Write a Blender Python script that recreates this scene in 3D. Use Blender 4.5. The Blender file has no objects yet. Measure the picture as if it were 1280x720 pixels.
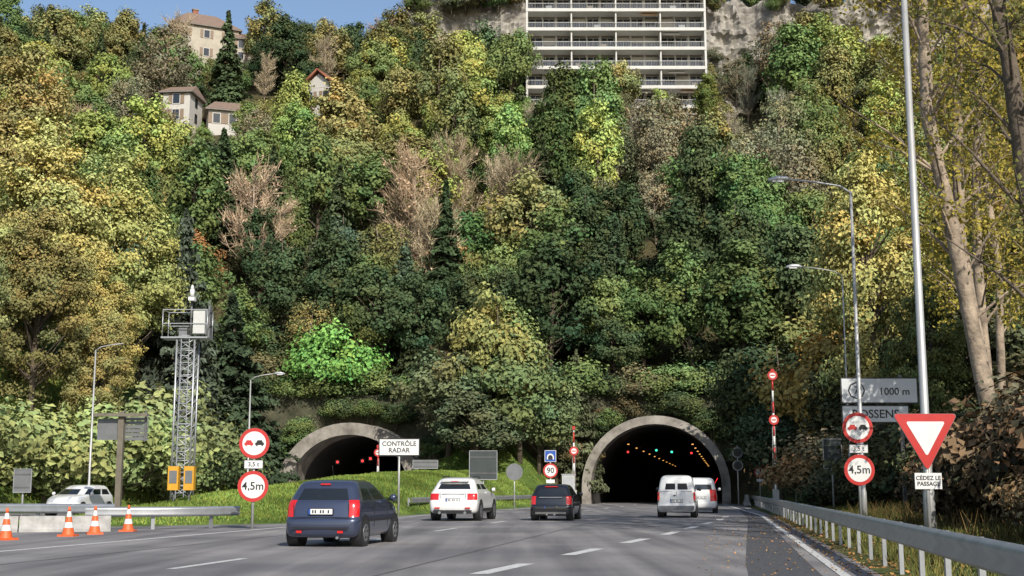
import bpy, math, random
import numpy as np
from mathutils import Matrix, Vector, noise as mnoise
random.seed(7)
scene=bpy.context.scene
scene.view_settings.view_transform='Standard'
scene.view_settings.look='None'
scene.view_settings.exposure=0
ALPHA=math.atan(.165)
# ------------------------------------------------------------------ materials
MATS={}
def mat(name,col,rough=.6,metal=0.,var=.0,scale=5.,bump=0.,bscale=None,spec=.5,emis=None,estr=0,col2=None,coat=0):
    if name in MATS: return MATS[name]
    m=bpy.data.materials.new(name); m.use_nodes=True
    nt=m.node_tree; b=nt.nodes['Principled BSDF']
    b.inputs['Base Color'].default_value=(*col,1)
    b.inputs['Roughness'].default_value=rough
    b.inputs['Metallic'].default_value=metal
    b.inputs['Specular IOR Level'].default_value=spec
    if coat: b.inputs['Coat Weight'].default_value=coat
    tc=nt.nodes.new('ShaderNodeTexCoord')
    if var>0 or col2:
        n=nt.nodes.new('ShaderNodeTexNoise'); n.inputs['Scale'].default_value=scale
        n.inputs['Detail'].default_value=6; n.inputs['Roughness'].default_value=.65
        nt.links.new(tc.outputs['Object'],n.inputs['Vector'])
        r=nt.nodes.new('ShaderNodeValToRGB')
        c2=col2 if col2 else tuple(min(1,c*(1+var)) for c in col)
        c1=col if col2 else tuple(c*(1-var) for c in col)
        r.color_ramp.elements[0].position=.32; r.color_ramp.elements[0].color=(*c1,1)
        r.color_ramp.elements[1].position=.68; r.color_ramp.elements[1].color=(*c2,1)
        nt.links.new(n.outputs['Fac'],r.inputs['Fac']); nt.links.new(r.outputs['Color'],b.inputs['Base Color'])
    if bump>0:
        n2=nt.nodes.new('ShaderNodeTexNoise'); n2.inputs['Scale'].default_value=bscale or scale*3
        n2.inputs['Detail'].default_value=5
        nt.links.new(tc.outputs['Object'],n2.inputs['Vector'])
        bp=nt.nodes.new('ShaderNodeBump'); bp.inputs['Strength'].default_value=bump; bp.inputs['Distance'].default_value=.05
        nt.links.new(n2.outputs['Fac'],bp.inputs['Height']); nt.links.new(bp.outputs['Normal'],b.inputs['Normal'])
    if emis:
        b.inputs['Emission Color'].default_value=(*emis,1); b.inputs['Emission Strength'].default_value=estr
    MATS[name]=m; return m

def foliage_mat(name,trans):
    m=bpy.data.materials.new(name); m.use_nodes=True; nt=m.node_tree
    nt.nodes.clear()
    out=nt.nodes.new('ShaderNodeOutputMaterial')
    oi=nt.nodes.new('ShaderNodeObjectInfo')
    at=nt.nodes.new('ShaderNodeAttribute'); at.attribute_name='shade'
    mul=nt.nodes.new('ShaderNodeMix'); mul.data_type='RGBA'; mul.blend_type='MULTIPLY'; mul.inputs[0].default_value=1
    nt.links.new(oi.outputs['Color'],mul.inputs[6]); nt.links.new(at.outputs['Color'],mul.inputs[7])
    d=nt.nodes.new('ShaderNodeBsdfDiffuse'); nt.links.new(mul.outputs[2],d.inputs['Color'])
    if trans:
        t=nt.nodes.new('ShaderNodeBsdfTranslucent')
        mx=nt.nodes.new('ShaderNodeMixShader'); mx.inputs[0].default_value=.25
        nt.links.new(mul.outputs[2],t.inputs['Color'])
        nt.links.new(d.outputs[0],mx.inputs[1]); nt.links.new(t.outputs[0],mx.inputs[2])
        nt.links.new(mx.outputs[0],out.inputs['Surface'])
    else: nt.links.new(d.outputs[0],out.inputs['Surface'])
    return m
FOL=foliage_mat('foliage',True); FOLD=foliage_mat('foliage_distant',False)
BARK=mat('bark',(.11,.085,.06),.9,var=.4,scale=3,bump=.6,bscale=12)
BARKL=mat('bark_light',(.28,.22,.16),.9,var=.5,scale=2.2,bump=.8,bscale=9)
ALU=mat('galvanised_steel',(.42,.43,.44),.45,.7,var=.15,scale=2)
POLE=mat('pole_grey',(.40,.40,.39),.5,.4,var=.12,scale=1.5)
DPOLE=mat('pole_dark',(.13,.13,.13),.6,.3,var=.2,scale=2)
WHITE=mat('sign_white',(.66,.66,.64),.45,var=.06,scale=3)
RED=mat('sign_red',(.46,.03,.025),.4,var=.08,scale=3)
BLACK=mat('black_plastic',(.015,.015,.016),.5)
BLUE=mat('sign_blue',(.02,.08,.35),.4)
CONC=mat('concrete',(.13,.118,.10),.85,var=.0,scale=.9,bump=.4,bscale=6,col2=(.34,.31,.27))
CONCD=mat('barrier_concrete',(.36,.35,.33),.85,var=.3,scale=2,bump=.3,bscale=8)
BACK=mat('sign_back',(.16,.165,.17),.55,.3,var=.15,scale=2)

# ------------------------------------------------------------------ mesh builder
class MB:
    def __init__(s): s.v=[];s.f=[];s.m=[];s.sm=[];s.mats=[]
    def mi(s,m):
        if m not in s.mats: s.mats.append(m)
        return s.mats.index(m)
    def add(s,vs,fs,m,smooth=False,M=None):
        o=len(s.v)
        for v in vs: s.v.append(tuple(M@Vector(v)) if M else tuple(v))
        k=s.mi(m)
        for f in fs: s.f.append([i+o for i in f]); s.m.append(k); s.sm.append(smooth)
    def box(s,c,d,m,rz=0,rx=0,ry=0):
        x,y,z=d[0]/2,d[1]/2,d[2]/2
        vs=[(-x,-y,-z),(x,-y,-z),(x,y,-z),(-x,y,-z),(-x,-y,z),(x,-y,z),(x,y,z),(-x,y,z)]
        fs=[(0,3,2,1),(4,5,6,7),(0,1,5,4),(1,2,6,5),(2,3,7,6),(3,0,4,7)]
        M=Matrix.Translation(c)@Matrix.Rotation(rz,4,'Z')@Matrix.Rotation(ry,4,'Y')@Matrix.Rotation(rx,4,'X')
        s.add(vs,fs,m,False,M)
    def tube(s,pts,rads,m,n=8,cap=True,smooth=True):
        pts=[Vector(p) for p in pts]; vs=[];fs=[]
        for i,p in enumerate(pts):
            if i==0: t=pts[1]-p
            elif i==len(pts)-1: t=p-pts[i-1]
            else: t=pts[i+1]-pts[i-1]
            t.normalize()
            a=t.cross(Vector((0,1,0)) if abs(t.y)<.8 else Vector((1,0,0))).normalized(); b=t.cross(a)
            for k in range(n):
                an=2*math.pi*k/n
                vs.append(p+(a*math.cos(an)+b*math.sin(an))*rads[i])
        for i in range(len(pts)-1):
            for k in range(n):
                fs.append((i*n+k,i*n+(k+1)%n,(i+1)*n+(k+1)%n,(i+1)*n+k))
        s.add(vs,fs,m,smooth)
        if cap:
            o=len(s.v)-len(vs); k=s.mi(m)
            s.f.append([o+i for i in range(n)][::-1]); s.m.append(k); s.sm.append(False)
            s.f.append([o+len(vs)-n+i for i in range(n)]); s.m.append(k); s.sm.append(False)
    def cyl(s,p0,p1,r0,r1,m,n=12): s.tube([p0,p1],[r0,r1],m,n)
    def prism(s,poly,y0,y1,m):
        n=len(poly)
        vs=[(x,y0,z) for x,z in poly]+[(x,y1,z) for x,z in poly]
        fs=[tuple(range(n)),tuple(range(2*n-1,n-1,-1))]+[(i,i+n,(i+1)%n+n,(i+1)%n) for i in range(n)]
        s.add(vs,fs,m)
    def disc(s,x,z,r,y0,y1,m,n=32):
        s.prism([(x+r*math.cos(2*math.pi*k/n),z+r*math.sin(2*math.pi*k/n)) for k in range(n)],y0,y1,m)
    def mesh(s,name):
        me=bpy.data.meshes.new(name); me.from_pydata(s.v,[],s.f)
        for m in s.mats: me.materials.append(m)
        me.polygons.foreach_set('material_index',s.m); me.polygons.foreach_set('use_smooth',s.sm)
        me.update(); return me
    def build(s,name,loc=(0,0,0),rz=0,parent=None):
        o=bpy.data.objects.new(name,s.mesh(name)); scene.collection.objects.link(o)
        o.location=loc; o.rotation_euler=(0,0,rz)
        if parent: o.parent=parent
        return o
def empty(name,loc=(0,0,0),rz=0):
    e=bpy.data.objects.new(name,None); scene.collection.objects.link(e); e.location=loc; e.rotation_euler=(0,0,rz); return e
def text(name,body,size,loc,m,parent,align='CENTER',sx=1):
    c=bpy.data.curves.new(name,'FONT'); c.body=body; c.size=size; c.align_x=align; c.align_y='CENTER'; c.extrude=.002; c.offset=size*.012
    c.materials.append(m); c.resolution_u=3
    o=bpy.data.objects.new(name,c); scene.collection.objects.link(o)
    o.rotation_euler=(math.pi/2,0,0); o.location=loc; o.scale=(sx,1,1); o.parent=parent; return o

# ------------------------------------------------------------------ terrain
OR_,OL_=-5.8,-31.3
def off(x,y): return (x-.165*y)*.9867
def xof(o,y): return .165*y+o/.9867
def ss(a,b,x):
    t=np.clip((x-a)/(b-a),0,1); return t*t*(3-2*t)
def wob(x,y):
    return (np.sin(x*.13+1.3)*np.cos(y*.11+.4)+.5*np.sin(x*.31+y*.23)+.3*np.sin(x*.7-y*.57+2))
LOY=[0,40,47,60,105]; LOV=[-24,-23,-15.2,-15,-12.8]
def H(x,y):
    x=np.asarray(x,float); y=np.asarray(y,float)
    o=off(x,y)
    lo=np.interp(y,LOY,LOV); hi=np.interp(y,[0,60,105],[2.2,2.2,1.6])
    dR=np.maximum(o-hi,lo-o); dL=np.maximum(o+25.8,-38.8-o)
    d=np.maximum(0,np.minimum(dR,dL))
    z=-.06+.07*np.minimum(d,1)
    right=np.where(o>hi,.02+.09*d+.25*np.maximum(0,d-5),0); right=np.minimum(right,9)
    left=np.where(o<-38.8,.85*d,0); left=np.minimum(left,20)*ss(30,70,y)
    t=np.clip((o+25.8)/(lo+25.8),0,1)
    mound=2.3*np.sin(np.pi*t**1.1)**.9*np.interp(y,[42,56,75,100],[0,.5,.95,1.15])
    mound=np.where((o>-25.8)&(o<lo),mound,0)
    front=np.minimum(np.interp(y,[99,112],[0,9.3]),d*1.1)
    z=np.maximum.reduce([z,right-.04,left-.04,mound-.04,front-.04])
    z=np.where(d>.5,z+.05*wob(x*3,y*3),z)
    w=ss(-20,-12,x)
    h1=np.interp(y,[113,120,180,215,245,400,700],[9.3,13,55,71.5,76,78,55])
    h2=np.interp(y,[113,120,180,218,221,224,240,400,700],[9.3,13,55,66,68,88,95,100,70])
    hill=h1*(1-w)+h2*w+wob(x,y)*.7*ss(116,130,y)
    hill=hill-np.maximum(0,np.abs(x)-110)*.12
    z=np.where(y>=112.9,np.maximum(hill,left),z)
    return z
def Hs(x,y): return float(H(x,y))
xs=np.concatenate([np.arange(-600,-80,20),np.arange(-80,-40,2),np.arange(-40,40,.75),np.arange(40,90,2),np.arange(90,601,20)])
ys=np.concatenate([np.arange(-300,0,20),np.arange(0,108,1),np.arange(108,113,1.0),[112.98],np.arange(114,130,1),np.arange(130,260,2),np.arange(260,701,20)])
X,Y=np.meshgrid(xs,ys); Z=H(X,Y)
nx,ny=len(xs),len(ys)
V=np.stack([X.ravel(),Y.ravel(),Z.ravel()],1)
faces=[]
for j in range(ny-1):
    yc=(ys[j]+ys[j+1])/2
    for i in range(nx-1):
        xc=(xs[i]+xs[i+1])/2
        if 111.9<yc<113.2:
            o=off(xc,yc)
            if abs(o-OR_)<7.9 or abs(o-OL_)<7.7: continue
        a=j*nx+i
        faces.append((a,a+1,a+nx+1,a+nx))
me=bpy.data.meshes.new('ground'); me.from_pydata(V.tolist(),[],faces)
o_=off(X,Y)
grass=np.where((o_>-60)&(o_<-10)&(Y<112),1.,0.)
grass=np.where((o_>0)&(Y<112),.3,grass)
grass=np.where((o_>8),.1,grass)
ca=me.color_attributes.new('grass','FLOAT_COLOR','POINT')
g=grass.ravel(); ca.data.foreach_set('color',np.stack([g,g,g,np.ones_like(g)],1).ravel())
me.polygons.foreach_set('use_smooth',[True]*len(faces))
gm=bpy.data.materials.new('ground_mat'); gm.use_nodes=True; nt=gm.node_tree; b=nt.nodes['Principled BSDF']; b.inputs['Roughness'].default_value=.95; b.inputs['Specular IOR Level'].default_value=.1
tc=nt.nodes.new('ShaderNodeTexCoord')
def noise(sc,det=6):
    n=nt.nodes.new('ShaderNodeTexNoise'); n.inputs['Scale'].default_value=sc; n.inputs['Detail'].default_value=det; nt.links.new(tc.outputs['Object'],n.inputs['Vector']); return n
def ramp(n,p1,c1,p2,c2):
    r=nt.nodes.new('ShaderNodeValToRGB'); r.color_ramp.elements[0].position=p1; r.color_ramp.elements[0].color=(*c1,1); r.color_ramp.elements[1].position=p2; r.color_ramp.elements[1].color=(*c2,1)
    nt.links.new(n.outputs['Fac'],r.inputs['Fac']); return r
r1=ramp(noise(.5),.35,(.055,.10,.022),.7,(.14,.19,.045))
r2=ramp(noise(4),.35,(.04,.038,.02),.7,(.12,.10,.05))
n3=noise(.8); at=nt.nodes.new('ShaderNodeAttribute'); at.attribute_name='grass'
ad=nt.nodes.new('ShaderNodeMath'); ad.operation='MULTIPLY_ADD'; ad.inputs[1].default_value=1.6; 
nt.links.new(at.outputs['Fac'],ad.inputs[0])
sb=nt.nodes.new('ShaderNodeMath'); sb.operation='MULTIPLY_ADD'; sb.inputs[1].default_value=1.2; sb.inputs[2].default_value=-.75
nt.links.new(n3.outputs['Fac'],sb.inputs[0]); nt.links.new(sb.outputs[0],ad.inputs[2]); ad.use_clamp=True
mx=nt.nodes.new('ShaderNodeMix'); mx.data_type='RGBA'; nt.links.new(ad.outputs[0],mx.inputs[0]); nt.links.new(r2.outputs[0],mx.inputs[6]); nt.links.new(r1.outputs[0],mx.inputs[7])
nt.links.new(mx.outputs[2],b.inputs['Base Color'])
me.materials.append(gm)
ground=bpy.data.objects.new('ground',me); scene.collection.objects.link(ground)

# ------------------------------------------------------------------ roads
am=bpy.data.materials.new('asphalt'); am.use_nodes=True; nt=am.node_tree; b=nt.nodes['Principled BSDF']; b.inputs['Roughness'].default_value=.72
tc=nt.nodes.new('ShaderNodeTexCoord')
mp=nt.nodes.new('ShaderNodeMapping'); mp.inputs['Rotation'].default_value=(0,0,ALPHA); mp.inputs['Scale'].default_value=(1,.04,1)
nt.links.new(tc.outputs['Object'],mp.inputs['Vector'])
nA=nt.nodes.new('ShaderNodeTexNoise'); nA.inputs['Scale'].default_value=1.3; nA.inputs['Detail'].default_value=6; nt.links.new(mp.outputs[0],nA.inputs['Vector'])
nB=noise(45,3); nC=noise(.22,5)
rA=ramp(nA,.3,(.12,.115,.118),.7,(.27,.26,.255)); rB=ramp(nB,.3,(.72,.72,.72),.7,(1.22,1.22,1.22)); rC=ramp(nC,.38,(.74,.74,.76),.62,(1.18,1.16,1.14))
m1=nt.nodes.new('ShaderNodeMix'); m1.data_type='RGBA'; m1.blend_type='MULTIPLY'; m1.inputs[0].default_value=1
m2=nt.nodes.new('ShaderNodeMix'); m2.data_type='RGBA'; m2.blend_type='MULTIPLY'; m2.inputs[0].default_value=1
nt.links.new(rA.outputs[0],m1.inputs[6]); nt.links.new(rB.outputs[0],m1.inputs[7]); nt.links.new(m1.outputs[2],m2.inputs[6]); nt.links.new(rC.outputs[0],m2.inputs[7]); nt.links.new(m2.outputs[2],b.inputs['Base Color'])
bp=nt.nodes.new('ShaderNodeBump'); bp.inputs['Strength'].default_value=.35; bp.inputs['Distance'].default_value=.02; nt.links.new(nB.outputs['Fac'],bp.inputs['Height']); nt.links.new(bp.outputs[0],b.inputs['Normal'])
def strip(name,fl,fr,y0,y1,z,m,dy=2.,parent=None):
    n=max(1,int((y1-y0)/dy)); mb=MB(); vs=[];fs=[]
    for k in range(n+1):
        y=y0+(y1-y0)*k/n
        vs+=[(xof(fl(y),y),y,z),(xof(fr(y),y),y,z)]
    fs=[(2*k,2*k+1,2*k+3,2*k+2) for k in range(n)]
    mb.add(vs,fs,m); return mb.build(name,parent=parent)
loR=lambda y: float(np.interp(y,[0,40,47,60,105,108,110],[-23.9,-22.9,-15.1,-14.9,-12.5,-12.2,-12.0]))
loE=lambda y: float(np.interp(y,[0,60,105,108,110],[-14.9,-14.9,-12.5,-12.2,-12.0]))
hiR=lambda y: float(np.interp(y,[0,60,105,108,110],[2.15,2.15,1.2,.5,.4]))
strip('road',loR,hiR,-60,255,0,am,dy=1.)
strip('opposite_road',lambda y:-38.5,lambda y:-25.9,-60,255,0.0,am)
PAINT=mat('road_paint',(.38,.38,.37),.7,col2=(.68,.68,.66),scale=9,bump=.1)
SHADOW=mat('shadow_paint',(.07,.071,.076),.8,var=.25,scale=6,bump=.3,bscale=50)
mk=empty('road_markings')
c=lambda a: (lambda y:a)
strip('edge_line_left',lambda y:loE(y)+.75,lambda y:loE(y)+.93,-20,109,.004,PAINT,parent=mk)
strip('edge_line_right',lambda y:float(np.interp(y,[0,60,105],[1.55,1.55,-.2])),lambda y:float(np.interp(y,[0,60,105],[1.70,1.70,-.06])),-20,109,.008,PAINT,parent=mk)
y=2.
while y<105:
    w=float(np.interp(y,[60,105],[-8.4,-7]))
    strip('lane_dash',c(w-.08),c(w+.08),y,y+3,.004,PAINT,parent=mk); y+=9
pts=[(8,-3.2),(19.3,-.36),(35.2,4.15),(52,8.3),(75,13.0)]
def taper(y): return float(np.interp(y,[p[0] for p in pts],[p[1] for p in pts]))
y=8.
while y<60:
    mb=MB(); a,b_=taper(y),taper(y+2.6); mb.add([(a-.14,y,.004),(a+.14,y,.004),(b_+.14,y+2.6,.004),(b_-.14,y+2.6,.004)],[(0,1,2,3)],PAINT)
    mb.build('merge_dash',parent=mk); y+=5.4
strip('painted_shadow',lambda y:float(np.interp(y,[8,22,55,80],[.25,.3,.9,.7])),lambda y:float(np.interp(y,[8,22,55,80],[1.3,1.32,1.52,1.2])),8,88,.004,SHADOW)  # cast shadow along the right lane, put into the colour as a dark strip
SEAL=mat('joint_seal',(.09,.09,.09),.6,var=.2)
for oo in (-11.6,-4.9): strip('road_joint',c(oo-.02),c(oo+.02),-10,108,.005,SEAL,parent=mk)

# ------------------------------------------------------------------ tunnels
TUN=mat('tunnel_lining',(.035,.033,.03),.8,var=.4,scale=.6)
HEADW=mat('overgrown_wall',(.03,.035,.018),.95,col2=(.09,.085,.05),scale=1.2,bump=.8,bscale=4)
AMB=mat('tunnel_lamp',(.9,.5,.1),.5,emis=(1,.48,.12),estr=1.8)
REDL=mat('red_signal',(.6,.02,.02),.5,emis=(1,.03,.03),estr=4)
GRNL=mat('green_signal',(.02,.6,.2),.5,emis=(.05,1,.5),estr=4)
def arch(R,zs,xc,k=1.0,n=26,zb=-.15):
    p=[(xc-R,zb),(xc-R,zs*.5)]
    p+=[(xc+R*math.cos(math.pi-math.pi*i/n),zs+R*k*math.sin(math.pi*i/n)) for i in range(n+1)]
    p+=[(xc+R,zs*.5),(xc+R,zb)]
    return p
def tunnel(name,o,R,zs,Ro,yf,k=1.0):
    e=empty(name)
    yb=112.5; mb=MB(); x0=lambda y:xof(o,y)
    yy=(yf,yb,150,200,250)
    rows=[arch(R,zs,x0(y),k) for y in yy]
    vs=[(x,yy[i],z) for i,r in enumerate(rows) for x,z in r]; n=len(rows[0]); fs=[]
    for i in range(4):
        for j in range(n-1): fs.append((i*n+j,i*n+j+1,(i+1)*n+j+1,(i+1)*n+j))
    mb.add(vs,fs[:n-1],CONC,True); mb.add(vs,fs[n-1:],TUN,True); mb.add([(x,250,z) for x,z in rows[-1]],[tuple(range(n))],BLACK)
    A=arch(R,zs,x0(yf),k); B=arch(Ro,zs,x0(yf),k); C=arch(Ro,zs,x0(yb+1),k)
    vs=[(x,yf,z) for x,z in A]+[(x,yf,z) for x,z in B]+[(x,yb+1,z) for x,z in C]
    fs=[(j,j+1,n+j+1,n+j) for j in range(n-1)]+[(n+j,n+j+1,2*n+j+1,2*n+j) for j in range(n-1)]
    mb.add(vs,fs,CONC)
    mb.build('portal',parent=e)
    h=MB(); xc=x0(yb); A=arch(Ro-.1,zs,xc,k); vs=[];fs=[]
    for x,z in A:
        dx,dz=x-xc,max(z-1.5,0) if z>1.5 else z-1.5
        s=min(8.9/abs(dx) if abs(dx)>1e-6 else 1e9, (7.9/dz) if dz>1e-6 else 1e9)
        Q=(xc+dx*s, 1.5+dz*s if z>1.5 else z)
        vs+=[(x,yb,z),(Q[0],yb,Q[1])]
    vs=[(a,b+ (.25*math.sin(i*1.7) if i%2 else 0),c_) for i,(a,b,c_) in enumerate(vs)]
    fs=[(2*j,2*j+1,2*j+3,2*j+2) for j in range(n-1)]
    h.add(vs,fs,HEADW); h.build('headwall',parent=e)
    return e
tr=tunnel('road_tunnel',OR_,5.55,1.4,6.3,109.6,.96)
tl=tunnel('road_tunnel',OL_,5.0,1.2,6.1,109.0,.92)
mb=MB()
for o in (OR_,OL_):
    for y in range(118,230,11):
        for s in (-1,1):
            mb.box((xof(o+s*2.9,y),y,5.3),(.14,.35,.06),AMB)
lm=mb.build('tunnel_ceiling_lamps',parent=tr)
mb=MB()
for x_,z_,m_ in ((10.6,4.6,REDL),(13.2,4.75,GRNL),(14.6,4.6,GRNL),(16.4,4.5,REDL)):
    mb.box((x_,118,z_),(.36,.12,.36),BLACK); mb.disc(x_,z_,.08,117.9,117.93,m_,12)
for i in range(8):
    yy=122+i*11; mb.disc(xof(-1.2,yy),1.5+.2*i,.035,yy,yy+.03,REDL,8)
mb.build('tunnel_lane_signals',parent=tr)
mb=MB()
for x_,z_ in ((-15.4,3.6),(-13.2,3.7),(-12.5,3.9)):
    mb.box((x_,114,z_),(.4,.12,.4),BLACK); mb.disc(x_,z_,.10,113.9,113.93,REDL,12)
mb.build('tunnel_lane_signals',parent=tl)

# ------------------------------------------------------------------ tree prototypes
def leafquads(P,N,size,el,R):
    n=len(P); N=N/np.linalg.norm(N,axis=1,keepdims=True)
    T=R.normal(size=(n,3)); T-=N*np.sum(T*N,1,keepdims=True); T/=np.linalg.norm(T,axis=1,keepdims=True)
    B=np.cross(N,T); s=(size*R.uniform(.6,1.35,size=(n,1)))
    v0=P+T*s*el; v1=P+B*s*.5+N*s*.18; v2=P-T*s*el*.9; v3=P-B*s*.5+N*s*.12
    return np.stack([v0,v1,v2,v3],1).reshape(-1,3)
CURF=[FOLD]
def finish(name,mb,LV,shade):
    nv=len(mb.v); nl=len(LV)//4
    vs=np.concatenate([np.array([tuple(v) for v in mb.v]).reshape(-1,3),LV]) if nv else LV
    me=bpy.data.meshes.new(name)
    lf=(np.arange(nl*4).reshape(-1,4)+nv).tolist()
    me.from_pydata(vs.tolist(),[],mb.f+lf)
    for m in mb.mats: me.materials.append(m)
    me.materials.append(CURF[0])
    me.polygons.foreach_set('material_index',mb.m+[len(mb.mats)]*nl)
    me.polygons.foreach_set('use_smooth',mb.sm+[False]*nl)
    ca=me.color_attributes.new('shade','FLOAT_COLOR','POINT')
    col=np.ones((len(vs),4)); col[nv:,:3]=np.repeat(shade,4,axis=0)
    ca.data.foreach_set('color',col.ravel()); me.update()
    return me
def crown_tree(name,seed,Ht,rx,zlo,leaf,nleaf,ncl,trunk_r,crf=.3,flat=.8,bark=BARK):
    R=np.random.default_rng(seed); mb=MB()
    cz=(Ht+zlo)/2; rz=(Ht-zlo)/2
    lump=R.normal(size=(8,3)); lump/=np.linalg.norm(lump,axis=1,keepdims=True)
    cl=[]
    while len(cl)<ncl:
        d=R.normal(size=3); d/=np.linalg.norm(d)
        f=1+.25*np.sum(np.maximum(0,lump[:4]@d)**4)-.5*np.sum(np.maximum(0,lump[4:]@d)**6)
        f=min(f,1.18)
        r=R.uniform(.3,1)**.5*f
        taper=1-.25*d[2]
        p=np.array([d[0]*rx*r*taper,d[1]*rx*r*taper,cz+d[2]*rz*r*.93])
        if p[2]<zlo*.8: continue
        cl.append(p)
    cl=np.array(cl)
    tp=[(0,0,-.8),(R.normal()*.1,R.normal()*.1,zlo),(R.normal()*.3,R.normal()*.3,cz),(R.normal()*.3,R.normal()*.3,Ht*.92)]
    mb.tube(tp,[trunk_r*1.25,trunk_r,trunk_r*.6,.03],bark,7)
    for p in cl[::2]:
        z0=max(zlo*.7,p[2]-np.hypot(p[0],p[1])*.9-.3); s0=np.array([0,0,z0]); mid=(s0+p)/2+np.array([0,0,-.1])+R.normal(size=3)*.15
        mb.tube([s0,mid,p],[trunk_r*.35,trunk_r*.2,.02],bark,4,cap=False)
    P=[];N=[];S=[]
    per=nleaf//ncl
    for p in cl:
        rc=rx*crf*R.uniform(.6,1.3)
        d=R.normal(size=(per,3)); d/=np.linalg.norm(d,axis=1,keepdims=True)
        rr=rc*R.uniform(.3,1.2,size=(per,1))
        q=p+d*rr*np.array([1.1,1.1,flat])
        P.append(q); N.append(d+np.array([0,0,.35])+R.normal(size=(per,3))*.5)
        # lower clusters are darker, each with a random tone and hue
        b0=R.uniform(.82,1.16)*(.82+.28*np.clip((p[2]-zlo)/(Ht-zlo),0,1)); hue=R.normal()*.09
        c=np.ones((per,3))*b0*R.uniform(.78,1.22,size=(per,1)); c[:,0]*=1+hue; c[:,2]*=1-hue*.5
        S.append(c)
    P=np.concatenate(P);N=np.concatenate(N);S=np.concatenate(S)
    out=P-np.array([0,0,cz]); out/=np.linalg.norm(out,axis=1,keepdims=True)
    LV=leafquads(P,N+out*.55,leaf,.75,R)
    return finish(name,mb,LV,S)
def spruce(name,seed,Ht,rb,n_lay,leaf,dens=1,droop=.25,pw=1.0):
    R=np.random.default_rng(seed); mb=MB()
    mb.tube([(0,0,-.8),(0,0,Ht*.5),(0,0,Ht)],[.24,.14,.02],BARK,6)
    P=[];N=[];S=[]
    for k in range(n_lay):
        t=k/(n_lay-1); z=Ht*(.08+.9*t); r=rb*(1-t)**pw*R.uniform(.8,1.15)+.15
        nb=int(9-4*t)
        for j in range(nb):
            a=R.uniform(0,2*math.pi); rl=r*R.uniform(.75,1.2); m=int((rl*26+8)*dens)
            u=R.uniform(.08,1,size=m)**.8
            wd=(1-u*.55)*rl*.26
            la=R.normal(size=m)*wd*.8
            x=np.cos(a)*u*rl-np.sin(a)*la; y_=np.sin(a)*u*rl+np.cos(a)*la
            zz=z-u*u*rl*droop+u*rl*.1+R.normal(size=m)*.1
            P.append(np.stack([x,y_,zz],1)); 
            N.append(np.stack([np.cos(a)*.6+R.normal(size=m)*.5,np.sin(a)*.6+R.normal(size=m)*.5,.7+R.normal(size=m)*.4],1))
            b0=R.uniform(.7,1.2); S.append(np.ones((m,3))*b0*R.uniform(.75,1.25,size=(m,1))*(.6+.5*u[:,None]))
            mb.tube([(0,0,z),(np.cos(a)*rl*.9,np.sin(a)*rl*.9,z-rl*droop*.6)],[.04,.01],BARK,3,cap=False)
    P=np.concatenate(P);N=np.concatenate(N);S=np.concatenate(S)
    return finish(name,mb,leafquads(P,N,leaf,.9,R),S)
def bare(name,seed,Ht,rx,nbr,twigs,leafn):
    R=np.random.default_rng(seed); mb=MB(); LVs=[];S=[]
    mb.tube([(0,0,-.8),(.1,0,Ht*.3),(R.normal()*.2,R.normal()*.2,Ht*.65),(R.normal()*.4,0,Ht)],[.17,.13,.08,.015],BARKL,6)
    for i in range(nbr):
        z0=Ht*R.uniform(.15,.85); a=R.uniform(0,6.283); l=rx*R.uniform(.5,1.1)*(1-.45*(z0/Ht))
        e=np.array([np.cos(a)*l,np.sin(a)*l,min(Ht*.98,z0+l*R.uniform(.7,1.4))]); s0=np.array([0,0,z0]); mid=s0*.5+e*.5+np.array([0,0,-.2])
        mb.tube([s0,mid,e],[.06,.04,.012],BARKL,4,cap=False)
        m=twigs
        u=R.uniform(.25,1,size=(m,1)); base=s0+(e-s0)*u+R.normal(size=(m,3))*.12
        d=np.array([np.cos(a)*.5,np.sin(a)*.5,1.0])+R.normal(size=(m,3))*.6; d/=np.linalg.norm(d,axis=1,keepdims=True)
        L=R.uniform(.4,1.2,size=(m,1)); w=np.cross(d,R.normal(size=(m,3))); w/=np.linalg.norm(w,axis=1,keepdims=True); w*=.022
        tip=base+d*L
        LVs.append(np.stack([base-w,base+w,tip+w*.4,tip-w*.4],1).reshape(-1,3)); S.append(np.ones((m,3))*R.uniform(.7,1.3,size=(m,1)))
        if leafn:
            q=base[:leafn]+d[:leafn]*L[:leafn]*R.uniform(.2,1,size=(leafn,1))
            LVs.append(leafquads(q,R.normal(size=(leafn,3)),.16,.7,R)); S.append(np.ones((leafn,3))*R.uniform(.8,1.4,size=(leafn,1)))
    return finish(name,mb,np.concatenate(LVs),np.concatenate(S))
PR={}
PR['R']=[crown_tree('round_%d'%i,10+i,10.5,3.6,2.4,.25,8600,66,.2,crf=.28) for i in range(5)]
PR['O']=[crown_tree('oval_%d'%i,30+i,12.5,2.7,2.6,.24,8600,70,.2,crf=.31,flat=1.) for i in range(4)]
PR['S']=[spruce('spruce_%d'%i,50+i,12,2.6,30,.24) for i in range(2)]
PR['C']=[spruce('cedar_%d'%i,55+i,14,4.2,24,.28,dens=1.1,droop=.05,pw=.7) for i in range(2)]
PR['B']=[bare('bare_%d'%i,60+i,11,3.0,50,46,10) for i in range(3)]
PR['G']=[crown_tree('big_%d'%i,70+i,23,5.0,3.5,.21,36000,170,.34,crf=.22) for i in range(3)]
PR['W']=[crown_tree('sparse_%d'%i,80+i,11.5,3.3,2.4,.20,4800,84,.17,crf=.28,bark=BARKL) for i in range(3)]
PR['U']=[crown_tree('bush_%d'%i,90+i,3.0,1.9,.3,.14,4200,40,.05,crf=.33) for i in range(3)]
CURF[0]=FOL
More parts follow.
